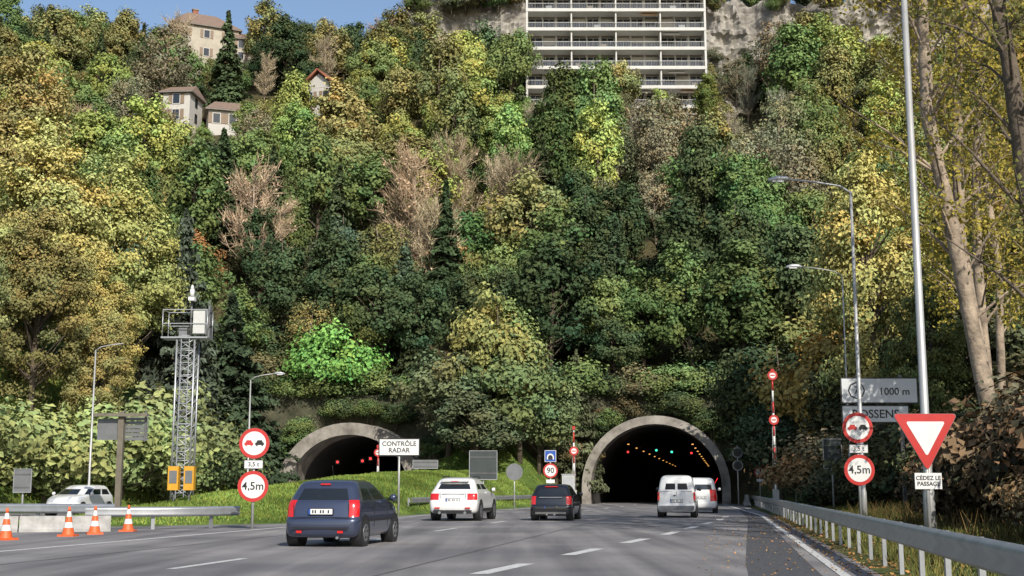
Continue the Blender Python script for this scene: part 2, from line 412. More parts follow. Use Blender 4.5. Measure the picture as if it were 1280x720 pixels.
PR['N']=[crown_tree('fine_%d'%i,100+i,17,4.0,4.0,.16,28000,190,.2,crf=.2,bark=BARKL) for i in range(2)]
KC=1.36
def mute(col,f):
    l=.3*col[0]+.6*col[1]+.1*col[2]; return (col[0]*(1-f)+l*1.05*f,col[1]*(1-f)+l*1.03*f,col[2]*(1-f)+l*.70*f)
def place(kind,x,y,h,col,name,parent=None,wide=1.,idx=None,z=None,j=.14):
    L=PR[kind]; me=L[idx if idx is not None else random.randrange(len(L))]
    o=bpy.data.objects.new(name,me); scene.collection.objects.link(o)
    base={'R':10.5,'O':12.5,'S':12,'C':14,'B':11,'G':23,'W':11.5,'U':3.0,'N':17}[kind]
    s=h/base; o.scale=(s*wide,s*wide,s); o.rotation_euler=(random.gauss(0,.04),random.gauss(0,.04),random.uniform(0,6.28))
    o.location=(x,y,(Hs(x,y) if z is None else z)-.1)
    col=mute(col,.26)
    k=KC*max(.5,1+random.gauss(0,j)); o.color=(col[0]*k*(1+random.gauss(0,.07)),col[1]*k,col[2]*k,1)
    if parent: o.parent=parent
    return o
YG=(.24,.28,.05); OL=(.18,.18,.055); GR=(.095,.15,.04); DG=(.05,.08,.033); GB=(.17,.165,.10); BR=(.28,.20,.13)
RU=(.30,.15,.05); YE=(.33,.26,.05); BG=(.07,.10,.06); LG=(.15,.235,.05)
forest=empty('hillside_forest')
def pick(x,y):
    u=x/y
    if y>183:
        if x<-60: return random.choice([('R',GR),('O',GR),('R',DG),('O',OL),('S',DG)])
        if x<5: return random.choice([('R',DG),('O',DG),('S',DG),('R',GR),('B',BR),('O',OL)])
        return random.choice([('R',GR),('O',OL),('R',DG),('W',GB),('W',GB)])
    if y>143:
        if u<.02: 
            return random.choices([('R',YG),('O',YG),('O',LG),('O',OL),('R',OL),('W',GB),('R',GR),('B',BR),('S',DG)],[3.4,4,3,2.2,1.6,1.6,2.8,.7,.7])[0]
        if u<.24: 
            return random.choices([('W',GB),('O',OL),('O',GR),('B',(.22,.2,.15)),('O',YG),('W',(.14,.16,.08))],[4,1.6,2.6,1.5,1.5,3])[0]
        return random.choices([('O',OL),('W',GB),('O',YG),('R',GR)],[3,2,3,2])[0]
    if y>127:
        if u<-.12: return random.choices([('B',BR),('R',OL),('W',BR),('O',GR),('R',RU),('S',DG),('O',YE)],[2.4,2.5,1.2,2.6,.6,2.6,.6])[0]
        if u<.03: return random.choices([('B',BR),('O',OL),('O',GR),('W',GB),('R',GR),('W',(.28,.19,.08)),('O',YG),('S',DG)],[1.8,2,3,1.6,2.6,1,1.4,1])[0]
        return random.choices([('R',GR),('O',DG),('W',GB),('O',OL),('S',DG),('O',LG)],[3.4,2,2,1.5,.8,1.6])[0]
    return random.choices([('R',DG),('O',DG),('S',DG),('R',GR),('W',OL),('O',BG),('O',GR)],[1.6,2,2.6,3,.8,1.6,2.6])[0]
def blocked(x,y):
    if 0<x<31 and 177.5<y<205: return True
    if -63<x<-44 and 206<y<226: return True
    if -48<x<-36 and 169<y<180: return True
    if -31<x<-22 and 174<y<184: return True
    if x>-14 and 213<y<226: return True
    return False
y=115.5
while y<250:
    sp=5.7+.012*(y-115)
    half=.43*y+7
    x=-half+random.uniform(0,sp)
    while x<half:
        px,py=x+random.gauss(0,1.3),y+random.gauss(0,1.3); x+=sp*1.03
        if py<114.2 or blocked(px,py): continue
        if -12<off(px,py)<1 and py<116: continue
        k,cc=pick(px,py)
        h={'R':10.6,'O':13.4,'S':13.2,'B':12.5,'W':12.4}[k]*random.uniform(.66,1.24)
        if -2<px<33 and 160<py<178: h*=.56
        if -65<px<-42 and 194<py<206: h*=.5
        if -51<px<-35 and 155<py<170: h*=.42
        elif -35<px<-20 and 164<py<174: h*=.55
        if px>30 and 188<py<214: h*=.55
        if px<-12 and py>228: h*=.75
        place(k,px,py,h,cc,'forest_tree',forest,wide=random.uniform(.82,1.1),j=.22)
    y+=5.3
for i in range(170):
    py=random.uniform(114,175); px=random.uniform(-.42,.42)*py
    if blocked(px,py): continue
    place('U',px,py,random.uniform(2.6,4.6),random.choice([DG,(.06,.08,.03),(.10,.09,.04),DG]),'forest_undergrowth',forest,wide=1.35)
def T(kind,x,y,h,col,name='deciduous_tree',**k): return place(kind,x,y,h,col,name,**k)
for xx in np.arange(-23,27,1.7):
    T('U',xx,113.6+random.uniform(-.2,.5),random.uniform(2.2,3.8),random.choice([DG,GR,(.10,.10,.05),GR]),'portal_shrub',wide=1.35,z=8.7)
T('R',-20,188,11,(.31,.33,.05),wide=1.1)
T('R',15.2,175.5,10.5,(.20,.22,.07),wide=.9); T('W',22,174,7,GB)
T('R',-5.2,104.5,9.5,(.085,.12,.055),wide=1.15); T('R',-1.6,106,12.5,(.25,.23,.055),wide=.9); T('R',.6,104,10.5,(.10,.15,.05),wide=1.1)
T('R',-3,101.5,6.5,(.08,.11,.055),wide=1.5); T('R',2.2,106,8.5,(.095,.14,.055),wide=1.0); T('O',.6,107,12.5,(.17,.19,.05),wide=.9)
T('C',5.9,111.5,13.5,(.075,.11,.055),'conifer_tree',wide=.55); T('O',3.9,112,11,(.07,.10,.045),wide=.8)
T('S',-22.6,109,16.5,(.05,.085,.045),'spruce_tree',wide=1.15); T('S',-24.6,111,12,(.045,.075,.04),'spruce_tree',wide=1.1)
T('C',-27.2,104,20,(.065,.095,.07),'cedar_tree',wide=.62); T('S',-25.2,106,11,(.05,.08,.05),'spruce_tree',wide=1.1)
T('U',-16.0,113.4,5.8,(.11,.24,.035),'shrub',wide=1.0); T('U',-14.2,113.8,4.2,(.10,.21,.035),'shrub')
T('R',-12,117,10.5,DG,wide=1.1); T('O',-8.6,116,11.5,DG); T('O',-17,119,12.5,DG); T('C',-10.5,119,12,BG,'conifer_tree',wide=.8)
T('R',12,117,10,GR,wide=1.1); T('O',16.5,116,12.5,(.08,.13,.035)); T('O',21,114,13.5,(.09,.14,.04),wide=1.2); T('R',24.5,112,12,(.10,.14,.04),wide=1.2)
T('R',9.3,114.6,7,(.06,.09,.035)); T('S',9.5,121,13,(.05,.08,.04),'spruce_tree'); T('B',-27,131,14,(.38,.28,.19),'bare_tree'); T('B',-11,133,15,(.38,.28,.18),'bare_tree'); T('B',-1.5,138,13,(.38,.29,.2),'bare_tree',wide=.6)
T('R',-7,130,7.5,RU); T('O',-31,127,9,RU); T('B',-24.5,127,12,(.36,.27,.18),'bare_tree'); T('B',-8,127.5,12.5,(.36,.27,.17),'bare_tree')
# left big trees
for x,y,h,cc,w in ((-31,100,22,(.27,.25,.06),1.0),(-35,93,20,(.27,.25,.065),1.05),(-31.5,84,15,(.25,.25,.075),1.0),(-40,100,22,(.22,.21,.065),1.0),(-38,80,16,(.22,.24,.08),1.0),(-46,98,22,(.19,.21,.06),1.),(-33,74,13,(.21,.25,.09),1.05),(-29.5,92,14,(.28,.25,.06),.9),(-28.2,87,11,(.25,.24,.07),.9),(-37,70,12,(.19,.23,.08),1.)):
    T('G',x,y,h,cc,wide=w)
for x,y,h,cc in ((-27.5,76,6,(.2,.24,.07)),(-26,86,6.5,(.22,.24,.07)),(-26.5,96,7,(.14,.17,.06)),(-30,66,6,(.2,.25,.08)),(-24.5,92,4.5,(.18,.22,.06)),(-33,62,7,(.19,.23,.09)),(-23.5,101,4.6,(.10,.14,.05)),(-29,60,4,(.18,.23,.06))):
    T('U',x,y,h,cc,'shrub',wide=1.2)
# right group
for k_,x,y,h,cc,w in (('G',24,82,23,(.30,.26,.06),.8),('G',28.5,88,24,(.26,.25,.06),.85),('G',23.5,72,12.5,(.17,.18,.05),.85),('R',23.5,93,13,(.32,.25,.05),1.15),('G',33,74,25,(.26,.25,.06),.9),('R',20.6,101,12,(.06,.09,.04),1.1),('R',19.8,95,7.5,(.05,.075,.04),1.2),('G',27,62,20,(.30,.26,.065),.8),('R',25.5,97,12,(.055,.085,.04),1.3),('R',23.4,84,9,(.07,.085,.04),1.2),('R',28,76,10,(.08,.085,.04),1.3)):
    T(k_,x,y,h,cc,wide=w)
for x,y,h,cc,w in ((19.5,46,17,(.33,.28,.06),.75),(23,53,19,(.32,.28,.065),.9)):
    T('N',x,y,h,cc,wide=w)
DBR=[(.06,.065,.035),(.14,.09,.05),(.045,.06,.03),(.16,.115,.055),(.07,.09,.04),(.09,.07,.045)]
for i in range(44):
    yy=random.uniform(24,92); oo=random.uniform(5.2,11)+ (1.8 if yy<60 else 0)
    hh=random.uniform(1.8,4.2)
    if yy<56: hh=min(hh,2.3 if oo<9 else 3)
    T('U',xof(oo,yy),yy,hh,random.choice(DBR),'roadside_bush',wide=1.2)
for i in range(38):
    yy=random.uniform(15,34); oo=random.uniform(5.6,10.5)
    T('U',xof(oo,yy),yy,random.uniform(1.5,3.4)*(1 if oo>7 else .6),random.choice(DBR),'roadside_bush',wide=1.15)
for i in range(36):
    a=math.pi*random.uniform(.03,.97); c0=random.choice([(OR_,7.1),(OL_,6.9)])
    xx=xof(c0[0],112)+math.cos(a)*(c0[1]+random.uniform(.2,1.4)); zz=1.0+math.sin(a)*(c0[1]-.1)
    T('U',xx,112.0+random.uniform(-.1,.5),random.uniform(1.3,2.4),random.choice([DG,GR,(.14,.11,.05),(.07,.11,.035)]),'ivy_shrub',z=zz-.4,wide=1.3)
# ------------------------------------------------------------------ foreground leaning trunks on the right
def fg_tree(name,pts,rads,seed,leaves=2500,col=(.38,.32,.07),bark=BARKL):
    R=np.random.default_rng(seed); mb=MB()
    P=np.array(pts); t=np.linspace(0,len(P)-1,26); q=np.stack([np.interp(t,range(len(P)),P[:,i]) for i in range(3)],1)
    q[1:,:2]+=np.cumsum(R.normal(size=(25,2))*.022,axis=0); rr=np.interp(t,range(len(P)),rads)*(1+R.normal(size=26)*.05)
    mb.tube([tuple(a) for a in q],list(rr),bark,12)
    LV=[];S=[]
    for i in range(34):
        u=R.uniform(7,25.); s0=np.array([np.interp(u,range(26),q[:,k]) for k in range(3)]); r0=np.interp(u,range(26),rr)
        a=R.uniform(0,6.28); l=R.uniform(.8,2.6); e=s0+np.array([math.cos(a)*l,math.sin(a)*l,l*R.uniform(.5,1.4)])
        mb.tube([tuple(s0),tuple((s0+e)/2+np.array([0,0,.15])),tuple(e)],[r0*.28,r0*.16,.01],bark,5,cap=False)
        for j in range(4):
            b0=s0+(e-s0)*R.uniform(.4,1); tt=b0+R.normal(size=3)*.55; mb.tube([tuple(b0),tuple(tt)],[.014,.005],bark,3,cap=False)
            m=leaves//136
            pp=b0+(tt-b0)*R.uniform(0,1.1,size=(m,1))+R.normal(size=(m,3))*.17
            LV.append(leafquads(pp,R.normal(size=(m,3))+np.array([0,0,.4]),.085,.8,R)); S.append(np.ones((m,3))*R.uniform(.7,1.3,size=(m,1)))
    me=finish(name,mb,np.concatenate(LV),np.concatenate(S)); o=bpy.data.objects.new(name,me); scene.collection.objects.link(o); o.color=(*col,1); return o
fg_tree('alder_tree',[(12.6,32,.2),(11.9,32,3),(11.35,32,7),(10.75,32,11),(10.75,32,14),(10.6,32,18)],[.25,.22,.19,.17,.14,.08],1,5600)
fg_tree('alder_tree',[(12.9,34,.2),(12.5,34,4),(12.0,34,8),(12.1,34,12),(12.35,34,15),(12.3,34,19)],[.2,.18,.16,.15,.12,.07],2,5600)
fg_tree('alder_tree',[(13.6,36,.2),(13.4,36,4),(13.3,36,8),(13.5,36,12),(13.6,36,16),(13.8,36,20)],[.17,.15,.14,.12,.1,.06],3,5600)
fg_tree('alder_tree',[(12.2,27,.2),(11.9,27,3),(11.4,27,7),(11.05,27,10),(10.8,27,13),(10.7,27,17)],[.26,.22,.2,.18,.15,.1],4,4200,(.18,.18,.06),BARK)
fg_tree('alder_tree',[(14.4,38,.2),(14.2,38,4),(13.7,38,8),(12.9,38,12),(12.5,38,15),(12.4,38,19)],[.14,.13,.12,.1,.09,.05],5,5600)
fg_tree('alder_tree',[(15.4,40,.2),(15.3,40,4),(15.5,40,8),(15.2,40,12),(15.4,40,16),(15.4,40,20)],[.14,.13,.12,.1,.09,.05],6,5600)

# ------------------------------------------------------------------ grass + fallen leaves
CURF[0]=FOLD
def scatter(name,n,fo,fy,h,col,flat=False,seed=3,w=.02):
    R=np.random.default_rng(seed); y=R.uniform(fy[0],fy[1],n); o=R.uniform(fo[0],fo[1],n)
    if name=='grass':
        k=(o<np.interp(y,LOY,LOV)-.15); y=y[k]; o=o[k]; n=len(y)
    x=.165*y+o/.9867; z=H(x,y) if not flat else np.maximum(H(x,y),0.012)
    P=np.stack([x,y,z],1); a=R.uniform(0,6.28,n); 
    if flat:
        N=R.normal(size=(n,3))*.3+np.array([0,0,1]); LV=leafquads(P+np.array([0,0,.02]),N,h,.7,R); S=np.ones((n,3))*R.uniform(.5,1.5,size=(n,1)); S[:,0]*=R.uniform(.8,1.3,n)
    else:
        hh=h*R.uniform(.4,1.3,n); d=np.stack([np.cos(a)*w,np.sin(a)*w,np.zeros(n)],1); up=np.stack([R.normal(size=n)*.35*hh,R.normal(size=n)*.35*hh,hh],1)
        pt=.8+.35*np.sin(x*1.1+np.sin(y*.5)*2)*np.cos(y*.35)
        LV=np.stack([P-d,P+d,P+up+d*.2,P+up-d*.2],1).reshape(-1,3); S=np.ones((n,3))*(R.uniform(.7,1.3,size=n)*pt)[:,None]; S[:,0]*=R.uniform(.8,1.3,n)
    me=finish(name,MB(),LV,S); ob=bpy.data.objects.new(name,me); scene.collection.objects.link(ob); ob.color=(*col,1)
scatter('grass',90000,(-25.8,-12.8),(44,108),.10,(.19,.27,.06),w=.03)
scatter('verge_grass',36000,(2.5,9),(7,70),.18,(.15,.16,.05),seed=4,w=.012)
scatter('far_verge_grass',26000,(-50,-39),(50,105),.25,(.19,.25,.06),seed=5,w=.05)
scatter('fallen_leaves',6500,(1.7,6),(8,60),.05,(.28,.16,.06),True,seed=6)
scatter('fallen_leaves',1200,(-.5,2.2),(12,60),.035,(.25,.16,.07),True,seed=8)
scatter('tall_weeds',2000,(4.6,7),(12,50),.45,(.16,.12,.05),seed=9,w=.012)

# ------------------------------------------------------------------ guardrails
def guardrail(name,pts,side=-1,zb=0.0,dpost=2.0):
    mb=MB(); P=[Vector((a,b,0)) for a,b in pts]
    prof=[(0,.46),(.05,.49),(.085,.54),(.02,.61),(.085,.68),(.05,.73),(0,.76)]
    rows=[]
    for i,p in enumerate(P):
        t=(P[min(i+1,len(P)-1)]-P[max(i-1,0)]).normalized(); n=Vector((t.y,-t.x,0))*side
        rows.append([p+n*a+Vector((0,0,h+zb)) for a,h in prof])
    vs=[v for r in rows for v in r]; k=len(prof); fs=[]
    for i in range(len(P)-1):
        for j in range(k-1): fs.append((i*k+j,(i+1)*k+j,(i+1)*k+j+1,i*k+j+1))
    mb.add(vs,fs,ALU,True)
    L=0; nextp=0
    for i in range(len(P)-1):
        d=(P[i+1]-P[i]); l=d.length; t=d.normalized(); n=Vector((t.y,-t.x,0)); ang=math.atan2(t.y,t.x)-math.pi/2
        while nextp<L+l:
            q=P[i]+t*(nextp-L)-n*side*.11
            mb.box((q.x,q.y,.33+zb),(.06,.11,.82),ALU,rz=ang)
            q2=q+n*side*.06; mb.box((q2.x,q2.y,.61+zb),(.07,.09,.18),ALU,rz=ang)
            nextp+=dpost
        L+=l
    return mb.build(name)
gr=[]
for y in np.arange(3,104,1.0):
    o=float(np.interp(y,[0,10,60,90,104],[2.35,2.35,2.35,2.1,2.0])); gr.append((xof(o,y),y))
guardrail('guardrail',gr,side=-1)
guardrail('guardrail',[(-19,41.5),(-16.5,41.2),(-14.5,41),(-12.4,40.6)],side=1)
guardrail('guardrail',[(-12.9,39.4),(-11,39.6),(-9.6,40.4),(-8.8,41.8)],side=1,zb=-.08)
gl=[(xof(-15.35+ (0 if y<70 else (y-70)*.06),y),y) for y in np.arange(64,108,1.5)]
guardrail('guardrail',gl,side=1,zb=.05)
def jersey(name,pts,h=.6,m=CONCD,w=.5):
    mb=MB(); prof=[(-w/2,0),(-w/2,.08),(-w*.25,.28*h/.6),(-w*.17,h),(w*.17,h),(w*.25,.28*h/.6),(w/2,.08),(w/2,0)]
    for i in range(len(pts)-1):
        a=Vector((*pts[i],0)); b_=Vector((*pts[i+1],0)); t=(b_-a).normalized(); n=Vector((-t.y,t.x,0)); 
        a2=a+t*.02; b2=b_-t*.02
        vs=[tuple(a2+n*p+Vector((0,0,z))) for p,z in prof]+[tuple(b2+n*p+Vector((0,0,z))) for p,z in prof]; k=8
        fs=[(j,j+1,k+j+1,k+j) for j in range(k-1)]+[tuple(range(k)),tuple(range(2*k-1,k-1,-1))]
        mb.add(vs,fs,m)
    return mb.build(name)
jersey('concrete_barrier',[(-17.7+1.2*i,36.0+.40*i) for i in range(6)],h=.45)
jersey('concrete_barrier',[(xof(-12.6,94+2*i),94+2*i) for i in range(7)],h=.8)
jersey('concrete_barrier',[(xof(1.6,98+2*i),98+2*i) for i in range(5)],h=.8)

# ------------------------------------------------------------------ traffic cones
ORG=mat('cone_orange',(.70,.12,.03),.5,var=.15,scale=8)
for x,y in ((-12.2,31.4),(-11.55,33.9),(-11.35,35.4),(-11.15,37.8)):
    mb=MB(); mb.box((0,0,.025),(.42,.42,.05),ORG)
    zs=[.05,.22,.36,.50,.64,.76]; rr=[.16,.123,.095,.07,.046,.028]
    for i in range(5): mb.tube([(0,0,zs[i]),(0,0,zs[i+1])],[rr[i],rr[i+1]],WHITE if i in(1,3) else ORG,18,cap=(i==4))
    mb.build('traffic_cone',(x,y,0),random.uniform(-.5,.5))

# ------------------------------------------------------------------ signs
def base_z(x,y): return Hs(x,y)
def post(mb,z0,z1,r=.04,x=0,y=.06,m=None): mb.cyl((x,y,z0),(x,y,z1),r,r,m or POLE,10)
def carico(mb,cx,cz,s,m,y0):
    pl=[(-1,-.4),(-1,.1),(-.75,.2),(-.5,.7),(.5,.7),(.75,.2),(1,.1),(1,-.4),(.75,-.4),(.75,-.65),(.45,-.65),(.45,-.4),(-.45,-.4),(-.45,-.65),(-.75,-.65),(-.75,-.4)]
    mb.prism([(cx+a*s,cz+b*s) for a,b in pl],y0,y0+.003,m)
def round_sign(mb,z,r,kind,parent_txt,x=0):
    mb.disc(x,z,r,0,.03,BACK); mb.disc(x,z,r*.995,-.004,.0,RED); mb.disc(x,z,r*.77,-.008,-.004,WHITE)
    if kind=='over':
        carico(mb,x-.165*r/.47,z,.135*r/.47,RED,-.0125); carico(mb,x+.165*r/.47,z,.135*r/.47,BLACK,-.0125)
    elif kind: parent_txt.append((kind,z,r,x))
def sign_pair(name,x,y,z1,z2,r,first,second,zp,plate):
    e=empty(name,(x,y,0),0); mb=MB(); tx=[]
    post(mb,base_z(x,y)-.3,z1+r*.8)
    round_sign(mb,z1,r,first,tx); round_sign(mb,z2,r,second,tx)
    mb.box((0,.0,zp),(.56,.03,.24),WHITE); mb.box((0,.0,zp),(.60,.02,.28),BLACK)
    mb.build('panel_and_post',parent=e)
    for k,z,rr,xx in tx: text('legend',k,rr*.72,(xx,-.012,z),BLACK,e)
    text('plate_legend',plate,.19,(0,-.019,zp),BLACK,e)
sign_pair('traffic_sign',-8.0,40,2.62,1.3,.475,'over','4,5m',1.97,'3,5 t')
sign_pair('traffic_sign',10.75,40,3.1,1.8,.475,'over','4,5m',2.45,'3,5 t')
e=empty('give_way_sign',(8.36,26,0)); mb=MB(); post(mb,base_z(8.36,26)-.3,2.7,.045)
def rtri(cx,zt,hw,ht,cr):
    c0=[(cx-hw,zt),(cx,zt-ht),(cx+hw,zt)]; pl=[]
    cen=(cx,zt-ht/3)
    for (px,pz) in c0:
        dx,dz=cen[0]-px,cen[1]-pz; l=math.hypot(dx,dz); ccx,ccz=px+dx/l*cr*2,pz+dz/l*cr*2; a0=math.atan2(-dz,-dx)
        for k in range(-5,6): a=a0+k/5*math.pi/3; pl.append((ccx+cr*math.cos(a),ccz+cr*math.sin(a)))
    return pl
mb.prism(rtri(0,2.72,.66,1.16,.05),0,.03,BACK); mb.prism(rtri(0,2.715,.65,1.145,.05),-.004,0,RED)
mb.prism(rtri(0,2.56,.40,.70,.03),-.009,-.004,WHITE)
mb.box((0,0,1.37),(.54,.03,.32),WHITE)
mb.build('panel_and_post',parent=e)
text('legend','CÉDEZ LE\nPASSAGE',.115,(0,-.02,1.37),BLACK,e)
e=empty('direction_sign',(15.2,53,0)); mb=MB()
for xx in (-.9,.9): mb.box((xx,.12,2.9),(.14,.14,6),DPOLE)
def panel(mb,x,z,w,h,m=WHITE,fr=BLACK):
    mb.box((x,.02,z),(w,.05,h),fr); mb.box((x,-.012,z),(w-.1,.02,h-.1),m)
SW=mat('direction_sign_face',(.56,.58,.59),.45,var=.05,scale=3)
panel(mb,0,5.25,3.2,1.08,SW); panel(mb,-.2,4.28,2.8,.74,SW)
mb.disc(-.95,5.25,.36,-.03,-.022,BLACK,8); mb.disc(-.95,5.25,.30,-.034,-.03,SW,8)
mb.build('panel_and_posts',parent=e)
text('legend_exit','7',.45,(-.95,-.04,5.25),BLACK,e); text('legend_distance','1000 m',.42,(.62,-.03,5.2),BLACK,e); text('legend_place','ROSSENS',.48,(-.2,-.03,4.27),BLACK,e)
e=empty('speed_camera_sign',(-5.25,60,0)); mb=MB(); post(mb,base_z(-5.25,60)-.3,3.4,.05); panel(mb,0,3.15,1.92,.82); mb.build('panel_and_post',parent=e)
text('legend','CONTRÔLE\nRADAR',.30,(0,-.03,3.15),BLACK,e)
def back_panel(name,x,y,z,w,h,m=BACK):
    mb=MB(); g_=base_z(x,y)
    post(mb,g_-.3,z+h/2-.05,.05,y=.1)
    mb.box((0,0,z),(w,.04,h),m)
    for s in (-.28,.28): mb.box((0,-.035,z+s*h),(w*.96,.025,.05),DPOLE)
    mb.box((0,-.02,z+h/2),(w+.03,.06,.03),ALU); mb.box((0,-.02,z-h/2),(w+.03,.06,.03),ALU)
    for s in (-1,1): mb.box((s*w/2,-.02,z),(.03,.06,h),ALU)
    return mb.build(name,(x,y,0))
DB=mat('panel_dark',(.035,.045,.045),.5,var=.2,scale=2)
back_panel('road_sign_back',-1.67,75,2.6,1.6,1.65,DB)
back_panel('road_sign_back',-5.9,88,2.9,1.7,.55)
back_panel('road_sign_back',14.9,60,2.85,.85,1.35,DB)
back_panel('road_sign_back',-22.3,59,1.6,.8,1.05,BACK)
mb=MB(); post(mb,base_z(.14,74)-.3,2.6,.035); mb.disc(0,2.2,.48,-.02,.02,BACK); mb.build('round_sign_back',(.14,74,0))
def tunnel_ico(mb,z,s):
    mb.box((0,0,z),(s,.03,s),BLUE); mb.box((0,.001,z),(s+.05,.02,s+.05),WHITE)
    A=[(a,b+z-.32*s) for a,b in arch(.33*s,.22*s,0,1,12,0)]; mb.prism(A,-.021,-.016,WHITE)
    A=[(a,b+z-.32*s) for a,b in arch(.22*s,.2*s,0,1,12,0)]; mb.prism(A,-.026,-.022,BLACK)
for (x,y,zs,zr,s,r,k) in ((2.26,76,3.15,2.3,.62,.43,'90'),(18.4,96,4.0,2.5,.8,.42,None)):
    e=empty('speed_limit_sign',(x,y,0)); mb=MB(); post(mb,base_z(x,y)-.3,zs+s/2,.04); tx=[]
    tunnel_ico(mb,zs,s); round_sign(mb,zr,r,k,tx); mb.box((0,0,zr-.62),(.5,.03,.2),WHITE); mb.build('panel_and_post',parent=e)
    for k_,z,rr,xx in tx: text('legend',k_,rr*1.05,(xx,-.012,z),BLACK,e)
e=empty('speed_limit_sign',(16.6,95,0)); mb=MB(); post(mb,base_z(16.6,95)-.3,4.4,.04); tx=[]
for z,r in ((3.9,.4),(2.95,.4)): mb.disc(0,z,r,0,.03,BACK); mb.disc(0,z,r*.75,-.006,0,BLACK)
mb.build('panel_and_post',parent=e)
CAB=mat('cabinet_grey',(.42,.43,.41),.6,var=.1)
mb=MB(); post(mb,-.3,2.0,.05); mb.box((0,0,1.6),(.9,.35,1.4),CAB); mb.box((0,-.19,1.6),(.7,.02,1.1),ALU); mb.box((0,0,2.33),(1.0,.45,.06),ALU); mb.build('control_cabinet',(4.0,92,base_z(4.0,92)-.02))
back_panel('variable_message_sign',19.3,88,2.75,2.0,.85,mat('panel_lightgrey',(.30,.32,.32),.5,var=.1))
def barrier(name,x,y,zt,rings):
    mb=MB(); g_=base_z(x,y)
    mb.box((0,0,g_+.55),(.35,.45,1.3),CAB)
    z=g_+.9; i=0
    while z<zt:
        z2=min(z+.75,zt)
        mb.tube([(0,0,z),(0,0,z2)],[.06,.06],RED if i%2 else WHITE,8); z=z2; i+=1
    for k in (-.14,.14): mb.cyl((k,.05,g_+1),(k*.3,.05,zt*.9),.012,.012,WHITE,5)
    for z in rings:
        mb.disc(0,z,.33,-.12,-.09,RED,24); mb.disc(0,z,.2,-.126,-.12,WHITE,24); mb.box((0,-.13,z),(.3,.01,.07),RED)
    mb.box((0,-.05,zt+.1),(.2,.2,.25),RED)
    mb.build(name,(x,y,0))
barrier('tunnel_closure_barrier',17.3,85,8.9,(8.7,5.75)); barrier('tunnel_closure_barrier',4.55,95,5.6,(4.0,)); barrier('tunnel_closure_barrier',-11.0,106,4.6,(4.2,))

# ------------------------------------------------------------------ street lamps
LAMP=mat('lamp_housing',(.45,.46,.46),.4,.3)
def lamp(name,x,y,h,arm,r=.09,head=True,rise=.45,g_=None):
    mb=MB(); g_=base_z(x,y) if g_ is None else g_
    mb.tube([(0,0,g_-.3),(0,0,g_+.9),(0,0,g_+1.0),(0,0,h)],[r*1.35,r*1.3,r,r*.6],POLE,12)
    if arm:
        s=1 if arm>0 else -1
        mb.tube([(0,0,h-.05),(arm*.15,0,h+rise*.45),(arm*.5,0,h+rise*.8),(arm*.85,0,h+rise)],[r*.6,r*.5,r*.45,r*.4],POLE,8)
        if head:
            xc=arm*.85; mb.tube([(xc-.05*s,0,h+rise),(xc+.12*s,0,h+rise+.03),(xc+.45*s,0,h+rise+.03),(xc+.75*s,0,h+rise-.02)],[.05,.10,.11,.05],LAMP,10)
            mb.box((xc+.4*s,0,h+rise-.08),(.4,.16,.04),WHITE)
    return mb.build(name,(x,y,0))
lamp('street_lamp',8.68,27,15.5,-2.5,.095)
lamp('street_lamp',12.2,45,11.8,-2.6,.085)
lamp('street_lamp',17.0,65,12.1,-2.5,.05)
lamp('street_lamp',-18.8,92,9.0,2.0,.08)
lamp('street_lamp',-19.6,60,7.7,1.5,.06,rise=.3,head=False)
RUST=mat('rusty_brown',(.14,.12,.09),.7,var=.2); g_=base_z(-16.7,55); mb=MB()
mb.box((0,0,(4.5+g_-.3)/2),(.24,.24,4.5-g_+.3),RUST); mb.box((0,-.2,4.35),(2.3,.16,.14),RUST)
for i in range(7): mb.box((.55,.15,3.35+i*.17),(1.1,.05,.14),BACK)
for s in (.1,1.0): mb.box((s,.1,3.9),(.08,.08,1.3),DPOLE)
mb.box((-.6,.1,3.75),(.9,.05,.9),BACK)
mb.build('sign_gantry_post',(-16.7,55,0))
# lattice mast
mb=MB(); g_=base_z(-14,55)-.2; zt=7.6; w=.38
for a in (-1,1):
    for c_ in (-1,1): mb.cyl((a*w,c_*w,g_),(a*w,c_*w,zt),.045,.045,ALU,8)
nb=13
for i in range(nb):
    z0=g_+.3+(zt-g_-.3)*i/nb; z1=g_+.3+(zt-g_-.3)*(i+1)/nb
    for c_ in (-1,1):
        mb.cyl((-w,c_*w,z0),(w,c_*w,z1) ,.018,.018,ALU,5); mb.cyl((w,c_*w,z0),(-w,c_*w,z1),.018,.018,ALU,5)
        mb.cyl((-w,c_*w,z1),(w,c_*w,z1),.018,.018,ALU,5)
        mb.cyl((c_*w,-w,z0),(c_*w,w,z1),.018,.018,ALU,5)
for i in range(24): mb.box((0,-w-.06,g_+.5+i*.29),(.34,.02,.03),ALU)
for s in (-.17,.17): mb.box((s,-w-.06,(g_+zt)/2),(.03,.03,zt-g_),ALU)
mb.box((-.05,0,zt+.05),(2.0,1.0,.06),ALU)
for s in (-1.0,.92):
    for c_ in (-.48,.48): mb.cyl((s,c_,zt),(s,c_,zt+1.25),.022,.022,ALU,6)
for z in (zt+.65,zt+1.25):
    for c_ in (-.48,.48): mb.box((-.04,c_,z),(1.95,.03,.03),ALU)
    for s in (-1.0,.92): mb.box((s,0,z),(.03,.96,.03),ALU)
mb.box((.55,-.2,zt+.75),(.5,.5,1.05),mat('box_white',(.5,.5,.48),.5,var=.05)); mb.box((-.2,0,zt+.3),(.35,.3,.4),BACK)
mb.box((.85,.3,zt+.8),(.08,.4,1.4),BACK)
mb.cyl((.1,0,zt),(.1,0,zt+1.9),.05,.05,DPOLE,8); mb.cyl((.1,0,zt+1.9),(.1,0,zt+2.2),.10,.10,WHITE,10); mb.cyl((.1,0,zt+2.2),(.1,0,zt+2.4),.10,.03,WHITE,10)
